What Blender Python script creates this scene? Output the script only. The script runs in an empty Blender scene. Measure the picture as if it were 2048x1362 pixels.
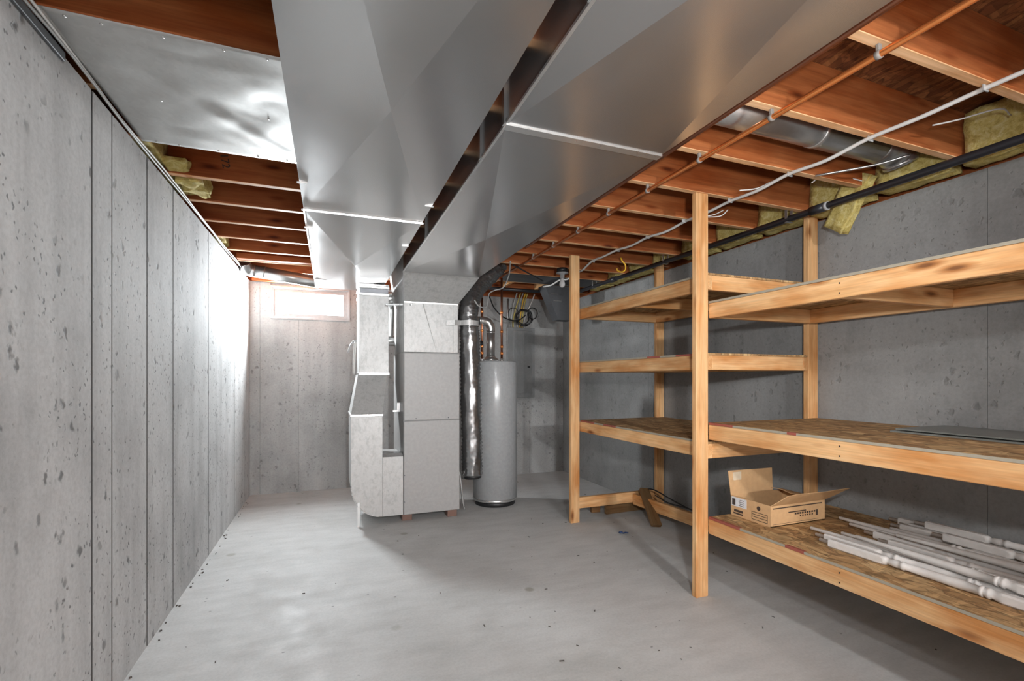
import bpy, bmesh, math, random
from mathutils import Vector, Matrix, noise as mnoise
random.seed(7)
C = bpy.context.scene.collection
PI = math.pi
# ------------------------------------------------------------------ camera, world, lights, exposure
sc = bpy.context.scene
cam = bpy.data.cameras.new('camera'); camo = bpy.data.objects.new('camera', cam); C.objects.link(camo)
cam.sensor_width = 36.0; cam.sensor_fit = 'HORIZONTAL'
cam.lens = 950.0 / 2048.0 * 36.0
cam.shift_y = 74.0 / 2048.0
cam.clip_start = 0.02
camo.location = (0, 0, 1.31)
camo.rotation_euler = (PI / 2, 0, -math.radians(21.0173))
sc.camera = camo
w = bpy.data.worlds.new('overcast_sky'); sc.world = w; w.use_nodes = True
bg = w.node_tree.nodes['Background']; bg.inputs[0].default_value = (0.93, 0.96, 1.0, 1); bg.inputs[1].default_value = 4.0
sc.view_settings.view_transform = 'Standard'; sc.view_settings.look = 'None'
sc.view_settings.gamma = 1.0; sc.view_settings.use_curve_mapping = False
sc.view_settings.exposure = 1.1

def area(name, loc, rot, sx, sy, power, col=(1, 1, 1)):
    l = bpy.data.lights.new(name, 'AREA'); l.shape = 'RECTANGLE'; l.size = sx; l.size_y = sy
    l.energy = power; l.color = col
    o = bpy.data.objects.new(name, l); C.objects.link(o); o.location = loc; o.rotation_euler = rot
    return o
def point(name, loc, power, r, col=(1, 1, 1)):
    l = bpy.data.lights.new(name, 'POINT'); l.energy = power; l.shadow_soft_size = r; l.color = col
    o = bpy.data.objects.new(name, l); C.objects.link(o); o.location = loc
    return o
area('window_daylight', (-0.380, 6.045, 2.163), (math.radians(-90), 0, 0), 0.30, 0.26, 68, (0.90, 0.96, 1.0))
fl = bpy.data.lights.new('camera_flash', 'SPOT'); fl.energy = 92; fl.shadow_soft_size = 0.06; fl.color = (0.97, 0.985, 1.0)
fl.spot_size = math.radians(98); fl.spot_blend = 1.0
flo = bpy.data.objects.new('camera_flash', fl); C.objects.link(flo); flo.location = (0.40, 0.02, 1.60)
flo.rotation_euler = (math.radians(91), 0, -math.radians(29))
point('fill_light_rear_right', (2.10, -5.60, 2.15), 130, 0.06, (0.96, 0.98, 1.0))  # unseen rear light, put far back and powered as flat fill
point('fill_light_rear_left', (0.10, -5.60, 2.15), 310, 0.06, (0.96, 0.98, 1.0))  # added fill, unseen, far enough behind the camera to light evenly
point('fill_light_mid_left', (1.20, -1.70, 2.00), 84, 0.06, (0.96, 0.98, 1.0))  # added fill, unseen, placed to brighten the near left wall

# ------------------------------------------------------------------ materials
def nt(name):
    m = bpy.data.materials.new(name); m.use_nodes = True
    t = m.node_tree; return m, t, t.nodes['Principled BSDF']
def nd(t, kind, **kw):
    n = t.nodes.new(kind)
    for k, v in kw.items():
        if k in n.inputs: n.inputs[k].default_value = v
        else: setattr(n, k, v)
    return n
def ramp(t, src, stops, interp='LINEAR'):
    r = t.nodes.new('ShaderNodeValToRGB'); r.color_ramp.interpolation = interp
    els = r.color_ramp.elements
    while len(els) < len(stops): els.new(0.5)
    for e, (p, c) in zip(els, stops):
        e.position = p; e.color = (c[0], c[1], c[2], 1) if isinstance(c, (tuple, list)) else (c, c, c, 1)
    t.links.new(src, r.inputs[0]); return r.outputs[0]
def mul(t, a, b, mode='MULTIPLY', fac=1.0):
    n = t.nodes.new('ShaderNodeMix'); n.data_type = 'RGBA'; n.blend_type = mode
    if hasattr(fac, 'links'): t.links.new(fac, n.inputs[0])
    else: n.inputs[0].default_value = fac
    for i, s in ((6, a), (7, b)):
        if hasattr(s, 'links'): t.links.new(s, n.inputs[i])
        else: n.inputs[i].default_value = (s[0], s[1], s[2], 1)
    return n.outputs[2]
def math_(t, op, a, b=0.0):
    n = t.nodes.new('ShaderNodeMath'); n.operation = op
    for i, s in ((0, a), (1, b)):
        if hasattr(s, 'links'): t.links.new(s, n.inputs[i])
        else: n.inputs[i].default_value = s
    return n.outputs[0]
def mapped(t, src, scale, rot=(0, 0, 0), loc=(0, 0, 0)):
    m = t.nodes.new('ShaderNodeMapping'); m.inputs['Scale'].default_value = scale
    m.inputs['Rotation'].default_value = rot; m.inputs['Location'].default_value = loc
    t.links.new(src, m.inputs['Vector']); return m.outputs[0]
def noise(t, vec, scale, detail=4, rough=0.55, dist=0.0):
    n = nd(t, 'ShaderNodeTexNoise'); n.inputs['Scale'].default_value = scale; n.inputs['Detail'].default_value = detail
    n.inputs['Roughness'].default_value = rough; n.inputs['Distortion'].default_value = dist
    t.links.new(vec, n.inputs['Vector']); return n.outputs[0]
def voro(t, vec, scale, feat='F1', out='Distance', rnd=1.0):
    n = nd(t, 'ShaderNodeTexVoronoi'); n.feature = feat; n.inputs['Scale'].default_value = scale
    n.inputs['Randomness'].default_value = rnd
    t.links.new(vec, n.inputs['Vector']); return n.outputs[out]
def bump(t, b, height, strength, dist=0.01):
    n = nd(t, 'ShaderNodeBump'); n.inputs['Strength'].default_value = strength; n.inputs['Distance'].default_value = dist
    t.links.new(height, n.inputs['Height']); t.links.new(n.outputs[0], b.inputs['Normal'])

def plain(name, col, rough=0.5, metal=0.0, spec=0.5):
    m, t, b = nt(name)
    g = nd(t, 'ShaderNodeNewGeometry').outputs['Position']
    v = ramp(t, noise(t, g, 35, 3), [(0.3, 0.93), (0.7, 1.05)])
    t.links.new(mul(t, col, v), b.inputs['Base Color'])
    b.inputs['Roughness'].default_value = rough; b.inputs['Metallic'].default_value = metal
    b.inputs['Specular IOR Level'].default_value = spec
    return m

def concrete_wall(name, base, pits=1.0, streak=1.0):
    m, t, b = nt(name)
    g = nd(t, 'ShaderNodeNewGeometry').outputs['Position']
    big = ramp(t, noise(t, g, 1.3, 6, 0.65), [(0.28, 0.70), (0.5, 0.98), (0.75, 1.10)])
    vs = mapped(t, g, (7, 7, 0.7))
    st = ramp(t, noise(t, vs, 1.0, 4, 0.6), [(0.30, 1 - 0.22 * streak), (0.55, 1.0), (0.8, 1 + 0.06 * streak)])
    fine = ramp(t, noise(t, g, 60, 4, 0.7), [(0.25, 0.86), (0.6, 1.04)])
    # air-bubble pits of two sizes, unevenly spread
    dv = nd(t, 'ShaderNodeVectorMath'); dv.operation = 'ADD'
    nn = nd(t, 'ShaderNodeTexNoise'); nn.inputs['Scale'].default_value = 25; t.links.new(g, nn.inputs['Vector'])
    sc_ = nd(t, 'ShaderNodeVectorMath'); sc_.operation = 'SCALE'; sc_.inputs[3].default_value = 0.05
    t.links.new(nn.outputs['Color'], sc_.inputs[0]); t.links.new(g, dv.inputs[0]); t.links.new(sc_.outputs[0], dv.inputs[1])
    p1 = ramp(t, voro(t, mapped(t, dv.outputs[0], (13, 13, 9)), 1.0), [(0.12, 0.0), (0.23, 1.0)])
    p2 = ramp(t, voro(t, mapped(t, dv.outputs[0], (36, 36, 24)), 1.0), [(0.12, 0.0), (0.22, 1.0)])
    k1 = ramp(t, noise(t, g, 3.1, 3), [(0.41, 0.0), (0.56, 1.0)])
    k2 = ramp(t, noise(t, mapped(t, g, (1, 1, 1), loc=(5, 3, 1)), 2.3, 3), [(0.40, 0.0), (0.54, 1.0)])
    pa = mul(t, (1, 1, 1), p1, 'MIX', k1); pb = mul(t, (1, 1, 1), p2, 'MIX', k2)
    pit = mul(t, pa, pb)
    c = mul(t, mul(t, mul(t, base, big), st), fine)
    c = mul(t, c, ramp(t, pit, [(0.0, 1 - 0.62 * pits), (1.0, 1.0)]))
    t.links.new(c, b.inputs['Base Color'])
    b.inputs['Roughness'].default_value = 0.82; b.inputs['Specular IOR Level'].default_value = 0.3
    hh = math_(t, 'ADD', math_(t, 'MULTIPLY', noise(t, g, 45, 4), 0.4), pit)
    bump(t, b, hh, 0.35, 0.006)
    return m

def concrete_floor(name):
    m, t, b = nt(name)
    g = nd(t, 'ShaderNodeNewGeometry').outputs['Position']
    big = ramp(t, noise(t, g, 0.9, 6, 0.62, 0.4), [(0.25, (0.78, 0.77, 0.75)), (0.5, (1, 1, 1)), (0.75, (1.08, 1.08, 1.08))])
    sw = ramp(t, noise(t, mapped(t, g, (2.2, 7, 1), rot=(0, 0, 0.35)), 1.6, 5, 0.6), [(0.3, 0.90), (0.6, 1.03)])
    fine = ramp(t, noise(t, g, 70, 3, 0.7), [(0.3, 0.92), (0.6, 1.03)])
    spots = ramp(t, voro(t, g, 2.3), [(0.05, (0.66, 0.64, 0.58)), (0.085, (1, 1, 1))])
    km = ramp(t, noise(t, g, 1.3, 2), [(0.46, 0.0), (0.55, 1.0)])
    spots = mul(t, (1, 1, 1), spots, 'MIX', km)
    specks = ramp(t, voro(t, mapped(t, g, (9, 15, 9), rot=(0, 0, 0.5)), 1.0), [(0.05, 0.45), (0.085, 1.0)])
    k2 = ramp(t, noise(t, g, 2.7, 2), [(0.5, 0.0), (0.56, 1.0)])
    specks = mul(t, (1, 1, 1), specks, 'MIX', k2)
    c = mul(t, mul(t, mul(t, mul(t, mul(t, (0.52, 0.52, 0.51), big), sw), fine), spots), specks)
    t.links.new(c, b.inputs['Base Color'])
    t.links.new(ramp(t, noise(t, g, 4, 4), [(0.3, 0.5), (0.7, 0.72)]), b.inputs['Roughness'])
    b.inputs['Specular IOR Level'].default_value = 0.35
    bump(t, b, noise(t, g, 25, 5), 0.12, 0.005)
    return m

def wood(name, a, bcol, knots=1.0, rough=0.6, grain=1.0):
    """boards are built with their length along local X"""
    m, t, b = nt(name)
    tc = nd(t, 'ShaderNodeTexCoord').outputs['Object']
    oi = nd(t, 'ShaderNodeObjectInfo').outputs['Random']
    off = nd(t, 'ShaderNodeCombineXYZ')
    t.links.new(math_(t, 'MULTIPLY', oi, 37.0), off.inputs[0]); t.links.new(math_(t, 'MULTIPLY', oi, 11.0), off.inputs[1])
    ad = nd(t, 'ShaderNodeVectorMath'); ad.operation = 'ADD'
    t.links.new(tc, ad.inputs[0]); t.links.new(off.outputs[0], ad.inputs[1]); v = ad.outputs[0]
    g1 = noise(t, mapped(t, v, (1.4, 26, 26)), 1.0, 5, 0.6, 0.6)
    g2 = noise(t, mapped(t, v, (4, 130, 130)), 1.0, 3, 0.6)
    col = mul(t, a, bcol, 'MIX', ramp(t, g1, [(0.30, 0.0), (0.70, 1.0)]))
    col = mul(t, col, ramp(t, g2, [(0.3, 1 - 0.18 * grain), (0.65, 1.05)]))
    big = ramp(t, noise(t, mapped(t, v, (2.6, 9, 9)), 1.0, 3), [(0.32, (0.82, 0.60, 0.40)), (0.58, (1.08, 1.08, 1.08))])
    col = mul(t, col, big)
    kd = voro(t, mapped(t, v, (2.6, 9, 9)), 1.0)
    kn = ramp(t, kd, [(0.05, (0.22, 0.12, 0.07)), (0.11, (0.62, 0.45, 0.32)), (0.2, (1, 1, 1))])
    col = mul(t, col, kn, 'MULTIPLY', knots)
    tint = ramp(t, oi, [(0.0, 0.88), (1.0, 1.08)])
    col = mul(t, col, tint)
    t.links.new(col, b.inputs['Base Color']); b.inputs['Roughness'].default_value = rough
    b.inputs['Specular IOR Level'].default_value = 0.3
    bump(t, b, g2, 0.08, 0.003)
    return m

def osb(name, a, bb, c2):
    m, t, b = nt(name)
    g = nd(t, 'ShaderNodeNewGeometry').outputs['Position']
    nn = nd(t, 'ShaderNodeTexNoise'); nn.inputs['Scale'].default_value = 5; t.links.new(g, nn.inputs['Vector'])
    sc_ = nd(t, 'ShaderNodeVectorMath'); sc_.operation = 'SCALE'; sc_.inputs[3].default_value = 0.12
    t.links.new(nn.outputs['Color'], sc_.inputs[0])
    ad = nd(t, 'ShaderNodeVectorMath'); ad.operation = 'ADD'; t.links.new(g, ad.inputs[0]); t.links.new(sc_.outputs[0], ad.inputs[1])
    v1 = mapped(t, ad.outputs[0], (34, 9, 9), rot=(0, 0, 0.25)); v2 = mapped(t, ad.outputs[0], (16, 40, 9), rot=(0, 0, -0.7))
    r1 = voro(t, v1, 1.0, out='Color'); r2 = voro(t, v2, 1.0, out='Color')
    c = ramp(t, r1, [(0.05, a), (0.5, bb), (0.95, c2)])
    c = mul(t, c, ramp(t, r2, [(0.2, 0.72), (0.8, 1.12)]))
    e = ramp(t, voro(t, v1, 1.0, 'DISTANCE_TO_EDGE'), [(0.0, 0.55), (0.08, 1.0)])
    c = mul(t, c, e)
    t.links.new(c, b.inputs['Base Color']); b.inputs['Roughness'].default_value = 0.7
    b.inputs['Specular IOR Level'].default_value = 0.25
    bump(t, b, r1, 0.2, 0.003)
    return m

def galv(name, col, rough, dirt=0.0, wav=0.25, spang=1.0, metal=0.9):
    m, t, b = nt(name)
    g = nd(t, 'ShaderNodeNewGeometry').outputs['Position']
    sp = ramp(t, voro(t, g, 60, out='Color'), [(0.0, 1 - 0.05 * spang), (1.0, 1 + 0.04 * spang)])
    c = mul(t, col, sp)
    if dirt:
        d = ramp(t, noise(t, mapped(t, g, (26, 26, 14)), 1.0, 8, 0.78), [(0.40, 1 - dirt), (0.52, 1.0), (0.62, 1.0), (0.72, 1 - 0.6 * dirt)])
        c = mul(t, c, d)
    t.links.new(c, b.inputs['Base Color']); b.inputs['Metallic'].default_value = metal
    t.links.new(ramp(t, noise(t, g, 5, 3), [(0.3, rough * 0.95), (0.7, rough * 1.06)]), b.inputs['Roughness'])
    return m

M = {}
M['wallL'] = concrete_wall('concrete_wall_pitted_lit', (0.60, 0.602, 0.60), 1.0, 0.9)  # base colour raised to stand in for light on the left wall
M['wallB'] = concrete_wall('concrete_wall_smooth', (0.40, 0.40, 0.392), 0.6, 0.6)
M['wallR'] = concrete_wall('concrete_wall_shaded', (0.275, 0.275, 0.27), 0.35, 0.5)  # same concrete, base colour lowered to paint in the shade on the right
M['joint'] = plain('concrete_joint_dirt', (0.10, 0.098, 0.095), 0.9)
M['floor'] = concrete_floor('concrete_floor')
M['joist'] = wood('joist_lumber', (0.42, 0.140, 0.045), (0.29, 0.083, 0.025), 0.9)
M['joist_lit_edge'] = wood('joist_lit_underside', (0.82, 0.55, 0.33), (0.68, 0.38, 0.18), 0.6)  # joist lumber again, paler: bounce light painted into the underside colour
M['stud'] = wood('shelf_lumber', (0.73, 0.47, 0.245), (0.61, 0.33, 0.135), 0.9)
M['dark_lumber'] = wood('old_brown_lumber', (0.22, 0.13, 0.06), (0.14, 0.08, 0.035), 0.4)
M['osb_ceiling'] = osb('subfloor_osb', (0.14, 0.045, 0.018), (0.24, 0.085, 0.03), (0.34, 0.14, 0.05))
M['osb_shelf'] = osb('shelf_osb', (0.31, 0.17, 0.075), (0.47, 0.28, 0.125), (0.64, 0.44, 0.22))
M['osb_edge'] = plain('osb_edge', (0.33, 0.29, 0.22), 0.8)
M['edge_red'] = plain('red_edge_paint', (0.30, 0.075, 0.05), 0.7)
M['galv'] = galv('galvanised_sheet', (0.58, 0.58, 0.58), 0.24, 0.0, 0.10, 0.0, 0.93)
M['galv_pan'] = galv('galvanised_panning', (0.60, 0.60, 0.585), 0.34, 0.0, 0.35)
M['galv_dirty'] = galv('galvanised_smudged', (0.50, 0.50, 0.49), 0.48, 0.17, 0.10, metal=0.30)
M['galv_pipe'] = galv('galvanised_round_pipe', (0.55, 0.55, 0.54), 0.30, 0.0, 0.05)
M['cleat'] = galv('bright_cleat', (0.78, 0.78, 0.77), 0.28, 0.0, 0.03, 0.3)
M['foil'] = galv('foil_flex', (0.33, 0.33, 0.33), 0.26, 0.0, 0.4)
M['dark_metal'] = galv('dark_sheet_metal', (0.16, 0.165, 0.175), 0.45, 0.0, 0.05)
M['furnace'] = plain('furnace_enamel', (0.37, 0.365, 0.358), 0.42)
M['heater'] = plain('heater_enamel', (0.36, 0.37, 0.375), 0.22)
M['black'] = plain('black_plastic', (0.015, 0.015, 0.016), 0.45)
M['iron'] = plain('black_iron_pipe', (0.022, 0.022, 0.026), 0.35)
M['copper'] = plain('copper_pipe', (0.95, 0.33, 0.10), 0.25, 0.75)
M['copper_dull'] = plain('dull_copper_pipe', (0.45, 0.20, 0.12), 0.4, 1.0)
M['white'] = plain('white_vinyl', (0.36, 0.36, 0.36), 0.4)
M['cable'] = plain('white_cable_jacket', (0.62, 0.60, 0.57), 0.5)
M['grey_cable'] = plain('grey_cable_jacket', (0.36, 0.36, 0.35), 0.5)
M['yellow'] = plain('yellow_cable_jacket', (0.75, 0.42, 0.03), 0.5)
M['yellow_dim'] = plain('pale_yellow_cable', (0.50, 0.40, 0.10), 0.5)
M['clamp'] = plain('grey_plastic_clamp', (0.26, 0.24, 0.22), 0.5)
M['panel'] = plain('panel_enamel', (0.22, 0.225, 0.225), 0.30)
M['brick'] = plain('red_brick', (0.20, 0.12, 0.095), 0.9)
M['card'] = plain('cardboard', (0.58, 0.36, 0.18), 0.75)
M['ink'] = plain('dark_print', (0.055, 0.035, 0.025), 0.8)
M['paper'] = plain('paper_label', (0.66, 0.67, 0.68), 0.6)
M['tape'] = plain('clear_tape', (0.70, 0.58, 0.42), 0.18)
M['baluster'] = plain('white_primed_wood', (0.62, 0.59, 0.56), 0.5)
M['slate'] = plain('grey_panel_sheet', (0.17, 0.175, 0.16), 0.35)
M['blue'] = plain('blue_scrap', (0.03, 0.06, 0.16), 0.4)
M['dust'] = plain('floor_litter', (0.09, 0.08, 0.07), 0.9)
M['bulb'] = plain('frosted_bulb_glass', (0.72, 0.71, 0.70), 0.25)
def insulation():
    m, t, b = nt('fibreglass_wool')
    g = nd(t, 'ShaderNodeNewGeometry').outputs['Position']
    c = ramp(t, noise(t, g, 28, 6, 0.75, 0.8), [(0.3, (0.36, 0.24, 0.05)), (0.5, (0.62, 0.50, 0.16)), (0.75, (0.80, 0.74, 0.42))])
    t.links.new(c, b.inputs['Base Color']); b.inputs['Roughness'].default_value = 0.95
    bump(t, b, noise(t, g, 60, 5, 0.7), 0.6, 0.01)
    return m
M['wool'] = insulation()
def pane_mat():
    m, t, b = nt('window_pane_glass')
    for n in [b]: t.nodes.remove(n)
    out = t.nodes['Material Output']
    tr = nd(t, 'ShaderNodeBsdfTransparent'); gl = nd(t, 'ShaderNodeBsdfGlossy'); gl.inputs['Roughness'].default_value = 0.02
    mx = nd(t, 'ShaderNodeMixShader'); mx.inputs[0].default_value = 0.05; t.links.new(tr.outputs[0], mx.inputs[1]); t.links.new(gl.outputs[0], mx.inputs[2])
    t.links.new(mx.outputs[0], out.inputs[0]); return m
M['pane'] = pane_mat()

# ------------------------------------------------------------------ builders
WM = {}                                    # world matrix of every object built
def setp(o, mat, parent):
    WM[o.name] = mat.copy()
    if parent is not None:
        o.parent = parent; o.matrix_parent_inverse = Matrix.Identity(4)
        o.matrix_basis = WM[parent.name].inverted() @ mat
    else:
        o.matrix_basis = mat
def tag(o, label, cat, group=None, kind=None):
    o['label'] = label; o['category'] = cat
    if group: o['group'] = group
    if kind: o['kind'] = kind
    return o
def struct(o, label=None):
    o['kind'] = 'structure'
    if label: o['label'] = label
    return o
def thing(name, loc, label, cat, group=None):
    o = bpy.data.objects.new(name, None); o.empty_display_size = 0.05; C.objects.link(o)
    setp(o, Matrix.Translation(loc), None)
    return tag(o, label, cat, group)
def from_bm(name, bm, mat, parent=None, mw=None, smooth=False):
    bmesh.ops.recalc_face_normals(bm, faces=bm.faces[:])
    me = bpy.data.meshes.new(name); bm.to_mesh(me); bm.free()
    ms = mat if isinstance(mat, (list, tuple)) else [mat]
    for k in ms: me.materials.append(M[k])
    if smooth:
        for p in me.polygons: p.use_smooth = True
    o = bpy.data.objects.new(name, me); C.objects.link(o)
    setp(o, mw or Matrix.Identity(4), parent); return o
def add_box(bm, x0, x1, y0, y1, z0, z1, bev=0.0):
    mt = Matrix.Translation(((x0 + x1) / 2, (y0 + y1) / 2, (z0 + z1) / 2)) @ Matrix.Diagonal((x1 - x0, y1 - y0, z1 - z0, 1))
    r = bmesh.ops.create_cube(bm, size=1, matrix=mt)
    if bev:
        es = list({e for v in r['verts'] for e in v.link_edges})
        bmesh.ops.bevel(bm, geom=es, offset=bev, segments=1, affect='EDGES')
def box(name, x0, x1, y0, y1, z0, z1, mat, parent=None, bev=0.0):
    cx, cy, cz = (x0 + x1) / 2, (y0 + y1) / 2, (z0 + z1) / 2
    bm = bmesh.new(); add_box(bm, x0 - cx, x1 - cx, y0 - cy, y1 - cy, z0 - cz, z1 - cz, bev)
    return from_bm(name, bm, mat, parent, Matrix.Translation((cx, cy, cz)))
def board(name, p0, p1, wide, thick, mat, parent=None, up=(0, 0, 1), bev=0.003):
    """lumber from p0 to p1 (centre line); 'wide' measured along up, 'thick' across"""
    p0, p1 = Vector(p0), Vector(p1); x = (p1 - p0).normalized(); u = Vector(up)
    u = (u - x * u.dot(x)).normalized(); y = u.cross(x)
    L = (p1 - p0).length; bm = bmesh.new()
    add_box(bm, -L / 2, L / 2, -thick / 2, thick / 2, -wide / 2, wide / 2, bev)
    mw = Matrix((x, y, u)).transposed().to_4x4(); mw.translation = (p0 + p1) / 2
    return from_bm(name, bm, mat, parent, mw)
def smooth_path(pts, n):
    pts = [Vector(p) for p in pts]
    if len(pts) < 3: return [pts[0].lerp(pts[1], i / n) for i in range(n + 1)]
    P = [pts[0] * 2 - pts[1]] + pts + [pts[-1] * 2 - pts[-2]]; out = []
    for i in range(1, len(P) - 2):
        a, b, c, d = P[i - 1:i + 3]
        for k in range(n):
            s = k / n
            out.append(0.5 * ((2 * b) + (c - a) * s + (2 * a - 5 * b + 4 * c - d) * s * s + (3 * b - a - 3 * c + d) * s ** 3))
    out.append(pts[-1]); return out
def add_tube(bm, path, rad, seg=10, cap=True, matidx=0):
    rings = []; n0 = None
    for i, p in enumerate(path):
        d = (path[min(i + 1, len(path) - 1)] - path[max(i - 1, 0)]).normalized()
        if n0 is None:
            n0 = Vector((0, 0, 1)) if abs(d.z) < 0.9 else Vector((1, 0, 0))
        n0 = (n0 - d * n0.dot(d)).normalized(); b = d.cross(n0)
        r = rad(i) if callable(rad) else rad
        ring = []
        for k in range(seg):
            a = 2 * PI * k / seg; rr = r(a) if callable(r) else r
            ring.append(bm.verts.new(p + n0 * math.cos(a) * rr + b * math.sin(a) * rr))
        rings.append(ring)
    for i in range(len(rings) - 1):
        for k in range(seg):
            f = bm.faces.new((rings[i][k], rings[i][(k + 1) % seg], rings[i + 1][(k + 1) % seg], rings[i + 1][k])); f.smooth = True; f.material_index = matidx
    if cap:
        bm.faces.new(rings[0][::-1]); bm.faces.new(rings[-1])
def tube(name, pts, rad, mat, parent=None, seg=10, n=1, cap=True):
    path = smooth_path(pts, n) if n > 1 or len(pts) == 2 else [Vector(p) for p in pts]
    o0 = path[0].copy(); bm = bmesh.new(); add_tube(bm, [p - o0 for p in path], rad, seg, cap)
    return from_bm(name, bm, mat, parent, Matrix.Translation(o0))
def lathe(name, prof, loc, mat, parent=None, seg=28, axis=None):
    bm = bmesh.new(); rings = []
    for r, z in prof:
        rings.append([bm.verts.new((max(r, 1e-4) * math.cos(2 * PI * k / seg), max(r, 1e-4) * math.sin(2 * PI * k / seg), z)) for k in range(seg)])
    for i in range(len(rings) - 1):
        for k in range(seg):
            f = bm.faces.new((rings[i][k], rings[i][(k + 1) % seg], rings[i + 1][(k + 1) % seg], rings[i + 1][k])); f.smooth = True
    bm.faces.new(rings[0][::-1]); bm.faces.new(rings[-1])
    mw = Matrix.Translation(loc)
    if axis is not None: mw = mw @ Vector((0, 0, 1)).rotation_difference(Vector(axis)).to_matrix().to_4x4()
    o = from_bm(name, bm, mat, parent, mw)
    return o
def solid(name, verts, faces, mat, parent=None):
    c = sum((Vector(v) for v in verts), Vector()) / len(verts)
    bm = bmesh.new(); vs = [bm.verts.new(Vector(v) - c) for v in verts]
    for f in faces: bm.faces.new([vs[i] for i in f])
    return from_bm(name, bm, mat, parent, Matrix.Translation(c))
HEX = [(0, 1, 2, 3), (4, 5, 6, 7), (0, 1, 5, 4), (1, 2, 6, 5), (2, 3, 7, 6), (3, 0, 4, 7)]

# ------------------------------------------------------------------ room shell
XL, XR, YB, YR = -0.828, 3.06, 5.97, -8.0
ZJ, JH = 2.41, 0.235; ZS = ZJ + JH
floor = struct(box('floor', XL - 0.2, XR + 0.2, YR - 0.2, YB + 0.2, -0.12, 0.0, 'floor'), 'bare grey concrete basement floor with stains')
TH = 0.016
# left wall: poured panels with formwork joints
wl = struct(box('wall_left', XL - 0.2, XL - TH, YR - 0.2, YB + 0.2, 0.0, 2.385, 'joint'), 'pitted poured concrete wall coloured brighter as if lit, with vertical form joints')
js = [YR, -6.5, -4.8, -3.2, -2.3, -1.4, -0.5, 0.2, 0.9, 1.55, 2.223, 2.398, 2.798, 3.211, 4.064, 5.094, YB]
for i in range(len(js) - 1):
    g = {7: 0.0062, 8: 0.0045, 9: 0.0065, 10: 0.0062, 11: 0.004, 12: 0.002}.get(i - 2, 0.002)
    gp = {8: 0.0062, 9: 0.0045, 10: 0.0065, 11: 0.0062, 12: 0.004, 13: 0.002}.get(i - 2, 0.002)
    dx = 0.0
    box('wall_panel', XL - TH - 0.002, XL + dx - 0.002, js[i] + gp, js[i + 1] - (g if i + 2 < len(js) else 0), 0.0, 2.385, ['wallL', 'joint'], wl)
    for p in C.objects[-1].data.polygons:
        if abs(p.normal.y) > 0.9: p.material_index = 1      # dirt-filled form joint
wr = struct(box('wall_right', XR + TH, XR + 0.2, YR - 0.2, YB + 0.2, 0.0, 2.355, 'wallR'), 'grey poured concrete wall, darkened as if shaded, behind the shelves')
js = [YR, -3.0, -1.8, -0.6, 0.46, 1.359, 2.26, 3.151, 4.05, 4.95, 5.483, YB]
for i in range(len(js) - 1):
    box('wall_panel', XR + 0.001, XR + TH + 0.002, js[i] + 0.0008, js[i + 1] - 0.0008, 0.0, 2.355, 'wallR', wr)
# back wall with the window opening
WX0, WX1, WZ0, WZ1 = -0.62, 0.228, 1.975, 2.352
bm = bmesh.new()
add_box(bm, XL - 0.2, WX0, YB + TH, YB + 0.2, 0, 2.385); add_box(bm, WX1, XR + 0.2, YB + TH, YB + 0.2, 0, 2.385)
add_box(bm, WX0, WX1, YB + TH, YB + 0.2, 0, WZ0); add_box(bm, WX0, WX1, YB + TH, YB + 0.2, WZ1, 2.385)
wb = struct(from_bm('wall_back', bm, 'wallB'), 'grey concrete end wall with the small basement window')
js = [XL, -0.726, WX0, -0.332, WX1, 0.75, 1.35, 1.95, 2.55, XR]
for i in range(len(js) - 1):
    z1 = WZ0 if (js[i] >= WX0 - 1e-6 and js[i + 1] <= WX1 + 1e-6) else 2.385
    a = 0.001 if i in (1, 3, 6, 7, 8) else 0.0; b_ = 0.001 if i + 1 in (1, 3, 6, 7, 8) else 0.0
    box('wall_panel', js[i] + a, js[i + 1] - b_, YB + 0.001, YB + TH + 0.002, 0.0, z1, 'wallB', wb)
struct(box('wall_rear', XL - 0.2, XR + 0.2, YR - 0.2, YR, 0.0, 2.64, 'wallB'), 'concrete wall behind the camera')
# sill plates
s1 = struct(box('trim_1', XL - 0.17, XL - 0.06, YR, YB, 2.385, ZJ, 'joist'), 'wooden sill plate on the left wall')
s2 = struct(box('trim_2', XR + 0.10, XR + 0.17, YR, YB, 2.355, ZJ, 'joist'), 'wooden sill plate on the right wall')
s3 = struct(box('trim_3', XL, XR, YB + 0.0, YB + 0.17, 2.385, ZJ, 'joist'), 'wooden sill plate over the end wall')

# ceiling: OSB subfloor with joists below it
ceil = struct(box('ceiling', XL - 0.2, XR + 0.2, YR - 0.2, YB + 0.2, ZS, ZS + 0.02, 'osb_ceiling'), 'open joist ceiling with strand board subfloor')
JY = [1.01 + 0.4064 * k for k in range(-22, 12)]
for y in JY:
    board('joist', (XL - 0.12, y + 0.019, ZJ + JH / 2), (XR + 0.12, y + 0.019, ZJ + JH / 2), JH, 0.038, ['joist', 'joist_lit_edge'], ceil, bev=0.002)
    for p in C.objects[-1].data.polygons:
        if p.normal.z < -0.6: p.material_index = 1  # undersides take the colour with painted bounce light
board('rim_board', (XL - 0.15, YR, ZJ + JH / 2), (XL - 0.15, YB + 0.19, ZJ + JH / 2), JH, 0.038, 'joist', ceil)
board('rim_board', (XR + 0.15, YR, ZJ + JH / 2), (XR + 0.15, YB + 0.19, ZJ + JH / 2), JH, 0.038, 'joist', ceil)
board('rim_board', (XL - 0.15, YB + 0.12, ZJ + JH / 2), (XR + 0.15, YB + 0.12, ZJ + JH / 2), JH, 0.038, 'joist', ceil)
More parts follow.
